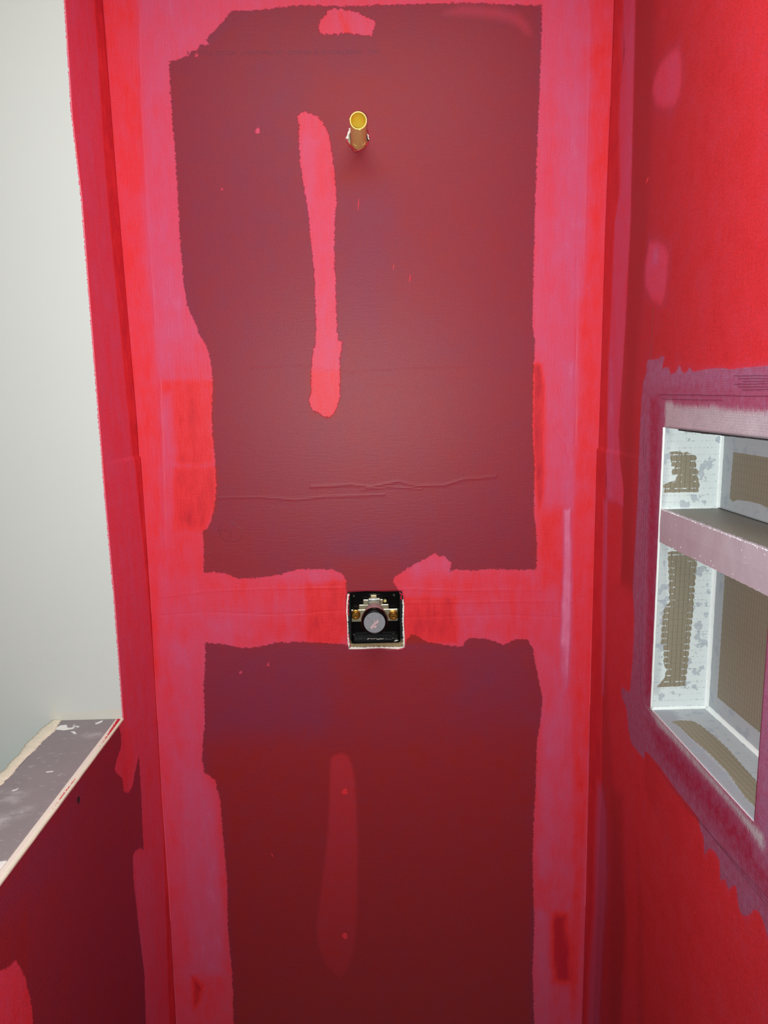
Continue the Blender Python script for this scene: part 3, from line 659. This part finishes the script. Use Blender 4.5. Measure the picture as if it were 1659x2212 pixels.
panel('back_panel', 'X', NXB, NY1, NY0, NZ0, ZS0, [bk_lo], 0.75, 0.25, gu=0.0068, flip=True, label='lower back panel with bare taupe foam')
bt = [(1449,1558),(1470,1556),(1497,1557),(1514,1567),(1541,1588),(1571,1615.5),(1637,1691),(1700,1760),(1680,1800),(1640,1752),(1611,1724),(1571,1667),(1530,1626),(1489,1591),(1468,1570)]
def tone_bot(P, pr_):
    q = [pr_(p) for p in [(1405,1530),(1455,1535),(1490,1590),(1570,1670),(1640,1755),(1640,1800)]]
    return 0.70 + 0.30 * sstep(sdf(P, q)/.006*.5+.5)
panel('bottom_panel', 'Z', NZ0 + .0007, XRN + .0008, NXB, NY1, NY0, [bt], tone_bot, 0.4, label='sill panel with worn grey sealer')
panel('top_panel', 'Z', NZ1 - .0007, XRN + .0008, NXB, NY1, NY0, [], 0.3, 0.4, flip=True)
# shelf with a lilac-grey sealed nose
sh = empty('shelf', ((XRN + NXB) / 2, (NY0 + NY1) / 2, ZS0)); sh.parent = nc; sh.matrix_parent_inverse = Matrix.Translation(nc.location).inverted()
def shelf_mat(kind):
    t = NT('shelf_' + kind, 0.5, 0.45)
    if kind == 'top':
        c = t.mix(t.noise(60, t.pos(6, .6, 1), detail=4), lin((112, 107, 99)), lin((140, 134, 124)))
    else:
        c = t.mix(t.noise(40, t.pos(1, 1, .4), detail=4), lin((166, 146, 158)), lin((186, 174, 184)))
        c = t.mix(t.rng(t.noise(500, t.pos(1, 1, .5)), .68, .74), c, lin((225, 220, 225)))
    t.col(c); t.bump(t.noise(420, t.pos(1, 1.3, .8), detail=4), .35, .0008); return t.m
bm = bmesh.new(); box(bm, XRN + 0.0035, NXB, NY1, NY0, ZS0, ZS1 - 0.001)
s1 = obj('shelf_board', bm, shelf_mat('top'), sh); s1['label'] = 'bare taupe shelf top'
bm = bmesh.new(); N = 90
rows = []
for i in range(N + 1):
    y = NY0 + (NY1 - NY0) * i / N; j1 = random.uniform(-.0007, .0007); j0 = random.uniform(-.0005, .0005)
    rows.append([bm.verts.new(v) for v in [(XRN + .0045, y, ZS0 - .0004), (XRN - .0008, y, ZS0 - .0004 + j0), (XRN - .0014, y, (ZS0 + ZS1) / 2), (XRN - .0008, y, ZS1 - .0006), (XRN + .0002, y, ZS1 + .0004 + j1), (XRN + .0055 + j1 * 2, y, ZS1 + .0002 + j1 * .3), (XRN + .0045, y, ZS1 - .003)]])
for a, b in zip(rows[:-1], rows[1:]):
    for k in range(7): bm.faces.new([a[k], a[(k+1) % 7], b[(k+1) % 7], b[k]])
bm.faces.new(rows[0]); bm.faces.new(rows[-1])
s2 = obj('shelf_nose', bm, shelf_mat('nose'), sh); s2['label'] = 'lilac-grey sealed front edge'
# sealant beads in the inner corners: quarter-round coves
def bead(bm, A, Bp, d1, d2, r, n=6):
    A = Vector(A); Bp = Vector(Bp); d1 = Vector(d1); d2 = Vector(d2); K = 40; rs = []
    for i in range(K + 1):
        P = A.lerp(Bp, i / K); rr = r * (1 + random.uniform(-.09, .09))
        ring = [bm.verts.new(P)]
        for k in range(n + 1):
            a = math.pi / 2 * k / n
            ring.append(bm.verts.new(P + d1 * rr * (1 - math.sin(a)) + d2 * rr * (1 - math.cos(a))))
        rs.append(ring)
    for a, b in zip(rs[:-1], rs[1:]):
        for k in range(len(a)): bm.faces.new([a[k], a[(k+1) % len(a)], b[(k+1) % len(a)], b[k]])
    bm.faces.new(rs[0]); bm.faces.new(rs[-1])
for (A, Bp, d1, d2, r) in [((NXB, NY0, ZS1), (NXB, NY0, NZ1), (-1,0,0), (0,-1,0), .006), ((NXB, NY0, NZ0), (NXB, NY0, ZS0), (-1,0,0), (0,-1,0), .007),
        ((XRN, NY0, NZ0), (NXB, NY0, NZ0), (0,-1,0), (0,0,1), .007), ((NXB, NY0, NZ0), (NXB, NY1, NZ0), (-1,0,0), (0,0,1), .007), ((XRN, NY0, ZS1), (NXB, NY0, ZS1), (0,-1,0), (0,0,1), .003)]:
    bm = bmesh.new(); bead(bm, A, Bp, d1, d2, r); obj('sealant_bead', bm, M_BEAD, nc, smooth=True)
# thin raised lip of sealer at the far jamb, and the dark slit under the head
bm = bmesh.new(); tube(bm, [(XRN - .0003, NY0 - .0012 + random.uniform(-.0004, .0004), z) for z in np.linspace(NZ0, NZ1, 60)], .0022, 6)
obj('jamb_lip', bm, M_BEAD, nc, smooth=True)['label'] = 'white sealer lip on the far jamb'

# ---------------------------------------------------------------- pipe stub above
pc = onY(774, 260, -0.100); px_, pz_ = float(pc[0]), float(pc[2])
ps = tag(empty('pipe_stub', (px_, 0.0, pz_)), 'short yellow plastic pipe stub poking out of the red wall above the valve', 'pipe')
def pipe_mat(name, c1, c2, rough=.4):
    t = NT(name, rough, .4); t.col(t.mix(t.noise(200, t.pos(1, .2, 1), detail=3), lin(c1), lin(c2))); return t.m
M_PO = pipe_mat('tan_pipe_side', (236, 222, 142), (226, 206, 124)); M_PI = pipe_mat('yellow_pipe_bore', (240, 212, 84), (230, 198, 66)); M_PR = pipe_mat('pale_yellow_cut_rim', (252, 238, 150), (250, 232, 130))
ro, ri = 0.01395, 0.0122
bm = bmesh.new(); lathe(bm, px_, pz_, [(0.05, ro), (-0.0975, ro)], 64); obj('pipe_body', bm, M_PO, ps, smooth=True)
bm = bmesh.new(); lathe(bm, px_, pz_, [(-0.098, ri), (-0.03, ri), (-0.03, 0)], 64); obj('pipe_bore', bm, M_PI, ps, smooth=True)
bm = bmesh.new(); lathe(bm, px_, pz_, [(-0.0972, ro + .0001), (-0.0992, ro + .0003), (-0.1002, ro - .0005), (-0.1002, ri + .0004), (-0.098, ri - .0001)], 64, close=True); rim = obj('cut_rim', bm, M_PR, ps, smooth=True)
rim['label'] = 'pale yellow sawn rim with burrs'
for ang, s in ((-1.42, .85), (2.95, .6)):
    bm = bmesh.new(); bmesh.ops.create_icosphere(bm, subdivisions=2, radius=.0014 * s, matrix=Matrix.Translation((px_ + (ro + .0002) * math.cos(ang), -0.0988, pz_ + (ro + .0002) * math.sin(ang))) @ Matrix.Diagonal((1.2, .8, 1, 1)))
    obj('burr', bm, M_PR, rim, smooth=True)
for a0, a1 in ((-2.35, -1.75), (-1.15, -0.55)):
    bm = bmesh.new()
    tube(bm, [(px_ + (ro + .0001) * math.cos(a), -0.020 + .0016 * math.sin((a - a0) * 5), pz_ + (ro + .0001) * math.sin(a)) for a in np.linspace(a0, a1, 12)], .0004, 5)
    e = a1 if a0 < -2 else a0
    tube(bm, [(px_ + (ro + .0001) * math.cos(e), y, pz_ + (ro + .0001) * math.sin(e)) for y in np.linspace(-.020, -.036, 5)], .00035, 5)
    obj('printed_mark', bm, M_PR, ps)
bm = bmesh.new(); lathe(bm, px_, pz_, [(0.0005, ro + .0001), (0.000, ro + .0006), (0.004, ro + .0008), (0.006, ro)], 48); obj('paint_ring', bm, simple('wet_red_paint', (176, 24, 34), .35), ps, smooth=True)['label'] = 'red paint ring at the base'
bm = bmesh.new(); lathe(bm, px_ + .0015, pz_ - .0045, [(0.0095, ro - .005), (0.0080, ro + .0030), (0.035, ro + .0030)], 48); obj('pipe_fitting', bm, pipe_mat('olive_fitting', (120, 124, 60), (96, 100, 48)), ps, smooth=True)['label'] = 'olive fitting behind the board'
# timber seen through the ragged hole
bm = bmesh.new(); poly = [(px_ - .04, pz_ - .045), (px_ - .0155, pz_ - .045), (px_ - .0155, pz_ + .03), (px_ - .04, pz_ + .03)]
prism(bm, poly, 0.0134, 0.030); wd = obj('timber_blocking', bm, simple('pale_timber', (190, 178, 142), .8, .2, var=.15, scale=60), wb); wd['label'] = 'pale timber seen in the ragged pipe hole'
def ragged(name, pts, mat, y, r, parent, lab):
    """torn board paper: a low irregular rim following part of a hole outline"""
    bm = bmesh.new(); P = []
    for a, b in zip(pts[:-1], pts[1:]):
        n = max(2, int(math.dist(a, b) / .0022))
        for k in range(n): P.append((a[0] + (b[0]-a[0])*k/n + random.uniform(-.0007, .0007), y + random.uniform(-.0004, .0004), a[1] + (b[1]-a[1])*k/n + random.uniform(-.0007, .0007)))
    P.append((pts[-1][0], y, pts[-1][1]))
    tube(bm, P, [r * random.uniform(.55, 1.35) for _ in P], 7); o = obj(name, bm, mat, parent, smooth=True); o['label'] = lab; return o
M_TORN = simple('torn_white_paper', (228, 226, 220), .85, .2, var=.08, scale=300)
M_DRIP = simple('wet_red_drips', (205, 30, 60), .3, .5, var=.2, scale=200)
ragged('torn_edge', B((759,279),(753,285),(751,292),(750,300)), M_TORN, 0.002, .0034, wb, 'torn white board at the pipe hole')
ragged('torn_edge', B((794,291),(795.5,296),(797.5,302)), M_TORN, -0.0005, .0011, wb, 'torn white board right of the pipe')
ragged('paint_rim', B((748,300),(755,313),(761,318),(765,326),(775,325),(784,320),(793,312),(795,306)), M_DRIP, 0.000, .0010, wb, 'wet red paint round the pipe hole')

# ---------------------------------------------------------------- shower valve
YF = -0.060
vc = onY(809, 1345, YF); vx, vz = float(vc[0]), float(vc[2])
va = tag(empty('shower_valve', (vx, 0.03, vz)), 'rough-in shower mixer valve with grey round cap in a black box in the red wall', 'shower valve')
M_BLK = simple('glossy_black_plastic', (4, 4, 5), .3, .15, var=.3, scale=200)
M_BRS = NT('brass', .32, .5, .85); M_BRS.col(M_BRS.mix(M_BRS.noise(150), lin((206, 204, 172)), lin((170, 166, 140)))); M_BRS = M_BRS.m
M_BRD = NT('gold_brass', .28, .5, .9); M_BRD.col(M_BRD.mix(M_BRD.noise(400), lin((190, 142, 60)), lin((150, 104, 50)))); M_BRD = M_BRD.m
c0 = onY(756, 1280, .013); c1 = onY(865, 1387, .013)
bx0, bz1, bx1, bz0 = float(c0[0]), float(c0[2]), float(c1[0]), float(c1[2])
def rrect(x0, x1, z0, z1, r, n=6):
    P = []
    for cx, cz, a in ((x1 - r, z1 - r, 0), (x0 + r, z1 - r, math.pi/2), (x0 + r, z0 + r, math.pi), (x1 - r, z0 + r, 1.5*math.pi)):
        for k in range(n + 1): P.append((cx + r*math.cos(a + math.pi/2*k/n), cz + r*math.sin(a + math.pi/2*k/n)))
    return P
def tray(bm, x0, x1, z0, z1, r, t, yf, yb):
    O = rrect(x0, x1, z0, z1, r); I = rrect(x0 + t, x1 - t, z0 + t, z1 - t, max(r - t, .0004)); n = len(O)
    a = [bm.verts.new((x, yb + .002, z)) for x, z in O]; b = [bm.verts.new((x, yf, z)) for x, z in O]
    c = [bm.verts.new((x, yf, z)) for x, z in I]; d = [bm.verts.new((x, yb, z)) for x, z in I]
    for p, q in ((a, b), (b, c), (c, d)):
        for i in range(n): bm.faces.new([p[i], p[(i+1) % n], q[(i+1) % n], q[i]])
    bm.faces.new(d); bm.faces.new(a[::-1])
YB = 0.036
bm = bmesh.new(); tray(bm, bx0, bx1, bz0, bz1, .006, .0022, .010, YB)
tr = obj('black_box', bm, M_BLK, va)
bm = bmesh.new(); tray(bm, bx0 + .0045, bx1 - .0045, bz0 + .012, bz1 - .0045, .004, .0012, .031, YB - .0005)
obj('inner_ridge', bm, M_BLK, tr)
for px, py in ((764, 1288), (851, 1286), (765, 1371), (850, 1369)):
    q = onY(px, py, YB - .003); bm = bmesh.new(); lathe(bm, float(q[0]), float(q[2]), [(YB, .0024), (YB - .003, .0018), (YB - .0035, 0)], 16)
    obj('corner_nub', bm, simple('grey_plastic_nub', (90, 88, 84), .5), tr, smooth=True)
# white compound smeared on the box lip
def smear(bm, px0, px1, py, y, n=26, h=.0008):
    for k in range(n):
        px = px0 + (px1 - px0) * k / n + random.uniform(-1, 1); q = onY(px, py + random.uniform(-1.1, 1.1), y)
        bmesh.ops.create_icosphere(bm, subdivisions=1, radius=h * random.uniform(.4, 1.1), matrix=Matrix.Translation((q[0], y, q[2])) @ Matrix.Diagonal((random.uniform(.8, 2.4), .5, .6, 1)))
bm = bmesh.new(); smear(bm, 793, 828, 1380, .0100, 26); smear(bm, 768, 790, 1380, .0100, 8, .0004); smear(bm, 828, 858, 1380, .0100, 9, .0006); smear(bm, 853, 860, 1384, .0100, 9, .001)
obj('plaster_smear', bm, M_TORN, tr)['label'] = 'white plaster smeared on the box lip'
# brass body
def at(px, py, y): q = onY(px, py, y); return float(q[0]), float(q[2])
yb = 0.026
bm = bmesh.new()
x0, z1 = at(757, 1317, yb); x1, z0 = at(860, 1341.5, yb); box(bm, x0, x1, yb, yb + .004, z0, z1)
x0, z1 = at(775, 1306.5, yb); x1, z0 = at(840, 1318, yb); box(bm, x0, x1, yb + .001, yb + .005, z0, z1)
x0, z1 = at(784, 1295.5, yb); x1, z0 = at(828, 1308, yb); box(bm, x0, x1, yb + .001, yb + .006, z0, z1)
obj('mounting_plate', bm, M_BRS, va, bevel=.0015)
bm = bmesh.new(); x0, z1 = at(795, 1291, yb); x1, z0 = at(822, 1312, yb); box(bm, x0, x1, yb - .006, yb + .004, z0, z1)
obj('inlet_block', bm, M_BRS, va, bevel=.002)
bm = bmesh.new(); kx, kz = at(807, 1289, yb - .004); box(bm, kx - .0062, kx + .0062, yb - .005, yb + .006, kz - .003, kz + .0042)
obj('hex_plug', bm, simple('cream_brass_plug', (205, 190, 150), .4, .5, .3), va, bevel=.0018)
bm = bmesh.new(); ax, az = at(807, 1303, yb - .008)
tube(bm, [(ax + .0125 * math.cos(a), yb - .0085, az - .0035 + .0105 * math.sin(a)) for a in np.linspace(.45, 2.69, 16)], .0011, 8)
obj('retaining_clip', bm, simple('blue_grey_steel', (150, 168, 190), .3, .5, .6), va, smooth=True)['label'] = 'blue-grey wire clip'
# side screws
for px, py in ((768, 1330), (850, 1331)):
    sx, sz = at(px, py, .014)
    bm = bmesh.new(); lathe(bm, sx, sz, [(yb, .0098), (.020, .0098), (.0195, .0085), (.016, .0084), (.0150, .0074), (.0130, .0072), (.0125, .0066), (.0125, .0046), (.0155, .0042), (.0155, 0)], 32)
    st = obj('stop_screw', bm, M_BRD, va, smooth=True)
    bm = bmesh.new(); box(bm, sx - .0038, sx + .0038, .0145, .0156, sz - .0007, sz + .0007); obj('screw_slot', bm, M_BLK, st)
    e = st.modifiers.new('edge', 'EDGE_SPLIT'); e.split_angle = .6
sx, sz = at(832, 1299, .024)
bm = bmesh.new(); lathe(bm, sx, sz, [(YB, .0062), (.029, .0058), (.028, .0040), (.029, .0036)], 28); bt_ = obj('button_socket', bm, M_BLK, va, smooth=True)
bm = bmesh.new(); lathe(bm, sx, sz, [(.030, .0034), (.0255, .0032), (.0245, .0022), (.0243, 0)], 24); obj('test_button', bm, simple('yellow_brass_button', (226, 214, 140), .35, .5, .2), bt_, smooth=True)['label'] = 'small yellow button'
# cartridge sleeve and cap
def sleeve_mat():
    t = NT('pinkish_grey_sleeve', .55, .3)
    n = t.noise(300, detail=3)
    c = t.mix(n, lin((196, 158, 162)), lin((172, 140, 146)))
    t.col(c); return t.m
bm = bmesh.new(); lathe(bm, vx, vz, [(yb, .0150), (.016, .0165), (.006, .0182), (-.012, .0212), (YF + .014, .0245)], 56)
sl = obj('cartridge_sleeve', bm, sleeve_mat(), va, smooth=True); sl['label'] = 'pinkish-grey tapered sleeve'
bm = bmesh.new()
for k in range(14):
    a = 1.57 + random.uniform(-.75, .75); y = random.uniform(.006, .017); rr = .0183 - (y - .006) * .17
    c = Vector((vx + rr * math.cos(a), y, vz + rr * math.sin(a)))
    bmesh.ops.create_cube(bm, size=1, matrix=Matrix.Translation(c) @ Matrix.Rotation(-(a - 1.57), 4, 'Y') @ Matrix.Diagonal((.0004, random.uniform(.001, .003), .0005, 1)))
obj('sleeve_marking', bm, simple('dark_grey_print', (70, 60, 62), .7), sl)['label'] = 'worn dark markings'
ri_, ro_ = .0203, .0254
bm = bmesh.new(); lathe(bm, vx, vz, [(YF + .015, .0244), (YF + .015, ro_), (YF + .004, ro_), (YF + .0012, ro_ - .0008), (YF - .0006, ro_ - .0024), (YF - .0004, ri_ + .0006), (YF + .0012, ri_), (YF + .003, ri_)], 72)
rg = obj('cap_ring', bm, M_BLK, va, smooth=True); rg['label'] = 'glossy black ring'
M_CAP = simple('matt_grey_cap', (132, 135, 141), .6, .3, var=.05, scale=600)
bm = bmesh.new(); lathe(bm, vx, vz, [(YF + .003, ri_ + .0002), (YF + .0008, ri_), (YF + .0006, 0)], 72); cp = obj('cap_disc', bm, M_CAP, va, smooth=False); cp['label'] = 'matt grey disc with a raised emblem'
def C(px, py): q = onY(720 + px / 9.217, 1240 + py / 9.217, YF); return (float(q[0]), float(q[2]))
M_EMB = simple('pinkish_emblem', (190, 164, 168), .6, .3); M_LINE = simple('engraved_line', (118, 108, 116), .7)
bm = bmesh.new()
for a, b in (((665, 855), (815, 965)), ((870, 1040), (965, 1095)), ((950, 830), (890, 915)), ((700, 1115), (750, 1070)), ((815, 965), (800, 985))):
    p, q = C(*a), C(*b); tube(bm, [(p[0], YF + .0006, p[1]), (q[0], YF + .0006, q[1])], .00028, 5)
obj('emblem_line', bm, M_LINE, cp)
bm = bmesh.new()
for pts in ([(808,935),(825,930),(830,975),(885,905),(905,930),(890,975),(840,1000),(828,1020),(805,1030),(785,1075),(770,1110),(755,1085),(735,1085),(745,1045),(790,1000),(815,975)], [(800 + 32*math.cos(a) + 32, 1045 + 32*math.sin(a)) for a in np.linspace(0, 6.28, 15)[:-1]]):
    prism(bm, [C(*p) for p in pts], YF - .0002, YF + .0008)
obj('emblem', bm, M_EMB, cp)['label'] = 'pinkish raised emblem'
# hole surroundings: timber below, torn paper and wet paint at the sides
bm = bmesh.new(); q0 = at(745, 1386, .0132); q1 = at(880, 1404, .0132)
box(bm, q0[0], q1[0], .0130, .034, q1[1], bz0 - .0006)
obj('timber_strip', bm, simple('brown_timber', (150, 132, 100), .8, .2, var=.25, scale=150), wb)['label'] = 'brown timber strip under the valve box'
ragged('torn_edge', B((752,1284),(751,1300),(749,1325),(750,1350),(751,1375),(754,1398)), M_TORN, 0.003, .0026, wb, 'torn white board left of the valve')
ragged('torn_edge', B((756,1401),(780,1401),(820,1400),(860,1401),(871,1399)), M_TORN, 0.003, .0022, wb, 'torn white board under the valve')
ragged('torn_edge', B((872,1296),(872,1320),(871,1345),(873,1372),(873,1396)), M_TORN, 0.003, .0026, wb, 'torn white board right of the valve')
ragged('paint_rim', B((755,1283),(753,1296),(752,1312),(753,1330)), M_DRIP, -0.0004, .0008, wb, 'wet red paint left of the valve')
ragged('paint_rim', B((862,1280),(868,1284),(866,1292),(869,1297)), M_DRIP, -0.0008, .0011, wb, 'wet pink drip at the upper right corner')
ragged('paint_rim', B((856,1404),(866,1402),(874,1400)), M_DRIP, -0.0004, .0010, wb, 'wet red paint at the lower right corner')
ragged('paint_rim', B((753,1370),(755,1385),(757,1398)), M_DRIP, -0.0002, .0007, wb, 'wet red paint at the lower left corner')

# ---------------------------------------------------------------- faint upside-down print on the wall board
M_INK = simple('faint_ink_under_membrane', (112, 44, 62), .5, .3, var=.2, scale=300)
def flat_text(name, body, cxp, cyp, width_px, h, parent, mat, label):
    cu = bpy.data.curves.new(name, 'FONT'); cu.body = body; cu.align_x = 'CENTER'; cu.align_y = 'CENTER'; cu.size = h / .7; cu.extrude = .00005
    o = bpy.data.objects.new(name, cu); COL.objects.link(o); bpy.context.view_layer.update()
    me = bpy.data.meshes.new_from_object(o.evaluated_get(bpy.context.evaluated_depsgraph_get())); bpy.data.objects.remove(o)
    xs = [v.co.x for v in me.vertices]; W_ = max(xs) - min(xs); sc = (width_px / 1559 * 1.40) / W_
    x, z = pB((cxp, cyp))
    me.transform(Matrix.Translation((x, -0.00012, z)) @ Matrix.Rotation(math.pi, 4, 'Y') @ Matrix.Rotation(math.pi/2, 4, 'X') @ Matrix.Diagonal((sc, 1, 1, 1)))
    o = link_mesh(name, me, mat, parent); o['label'] = label; return o
flat_text('printed_text', 'U.L.   SHEETROCK \u00ae BRAND  ULTRALIGHT  MOLD TOUGH', 612, 113, 372, .0066, wb, M_INK, 'faint upside-down board print')
# faint pencil ring and scrawl above the left band
bm = bmesh.new()
def K(pts): return [(pB((440 + a / 13.825, 1120 + b / 13.825))[0], -0.00015, pB((440 + a / 13.825, 1120 + b / 13.825))[1]) for a, b in pts]
for st in ([(560,170),(470,230),(440,320),(470,420),(520,540),(620,650),(800,690),(980,680),(1090,620),(1160,520),(1150,400),(1110,310),(1000,200),(900,120),(780,70)], [(490,380),(560,320),(620,330),(640,380),(720,360),(790,390),(830,450),(800,530),(720,600)], [(140,1110),(200,1090),(280,1110),(340,1180),(340,1250),(500,1240)]):
    tube(bm, K(st), .00035, 5)
obj('pencil_mark', bm, simple('pencil_under_membrane', (118, 40, 48), .5), wb)['label'] = 'faint circled pencil mark'
# hairline where the niche board meets, right wall
bm = bmesh.new()
tube(bm, [(float(X_right(*pR(p))) - .0001, *pR(p)) for p in ((1411,664),(1409,700),(1408,740),(1405,775))], .0003, 5)
obj('hairline_crack', bm, simple('dark_red_crack', (96, 14, 20), .6), wr)['label'] = 'thin dark crack above the niche tape'

# dark slit under the niche head, loose tape threads, and crumbs of sealer on the shelf edge
bm = bmesh.new()
for i in range(14):
    y0 = -0.355 - i * 0.018; box(bm, XRN - .0006, XRN + .004, y0 - .0185, y0, NZ1 - .0022 - random.uniform(0, .0006), NZ1 - .0004)
obj('head_gap', bm, simple('dark_gap', (34, 30, 32), .8), nc)['label'] = 'dark gap under the niche head'
bm = bmesh.new()
def thread(p, q, rad=.00028, wob=.0003):
    A = R(p)[0]; Bq = R(q)[0]; n = 14
    tube(bm, [(XRN - .0002 if A[0] < -.25 else float(X_right(*A)) - .0002, A[0] + (Bq[0]-A[0])*k/n + random.uniform(-wob, wob) * (abs(A[1]-Bq[1]) > abs(A[0]-Bq[0])), A[1] + (Bq[1]-A[1])*k/n + random.uniform(-wob, wob)) for k in range(n + 1)], rad, 4)
thread((1424,852),(1659,856)); thread((1430,862),(1560,865), .0002)
for k in range(6): thread((1586 + 9*(k % 3), 812 + 6*k), (1675, 811 + 6*k), .00025)
for k in range(3): thread((1392 + 3*k, 900 + 60*k), (1377 + 3*k, 1400 + 50*k), .00016, .0003)
for k in range(3): thread((1418 + 26*k, 1655 + 38*k), (1660, 1960 - 10*k), .00022)
obj('tape_thread', bm, simple('dark_tape_thread', (84, 26, 48), .6), wr)['label'] = 'dark threads of mesh tape under the sealer'
bm = bmesh.new()
for k in range(150):
    y = random.uniform(NY1, NY0); dz_ = random.choice((ZS1, ZS1, ZS1, random.uniform(ZS0, ZS1)))
    bmesh.ops.create_icosphere(bm, subdivisions=1, radius=random.uniform(.0003, .0008), matrix=Matrix.Translation((XRN - .001, y, dz_ + random.uniform(-.0006, .0006))) @ Matrix.Diagonal((.6, 1, 1.4, 1)))
obj('sealer_crumb', bm, M_BEAD, sh)['label'] = 'white crumbs of dried sealer'
bpy.data.objects['sealer_crumb']['kind'] = 'stuff'
# little scratches through to bright red
def scratch(ptf, posf, p, q, nm, par):
    bm = bmesh.new(); a = ptf(p); b = ptf(q)
    tube(bm, [posf(a[0] + (b[0]-a[0])*k/4, a[1] + (b[1]-a[1])*k/4) for k in range(5)], [.0001, .0005, .0006, .0005, .0001], 5)
    obj(nm, bm, M_SCR, par)['label'] = 'short bright red scratch'
M_SCR = simple('bright_red_scratch', (250, 70, 80), .5)
for p, q in (((775,428),(773,456)), ((887,592),(884,612)), ((851,570),(849,584)), ((586,1842),(590,1852))):
    scratch(pB, lambda u, v: (u, -.0002, v), p, q, 'scratch', wb)
for p, q in (((1401,382),(1396,397)), ((1102,1700),(1102,1701)),):
    if p[0] > 1300: scratch(pR, lambda u, v: (float(X_right(u, v)) - .0002, u, v), p, q, 'scratch', wr)
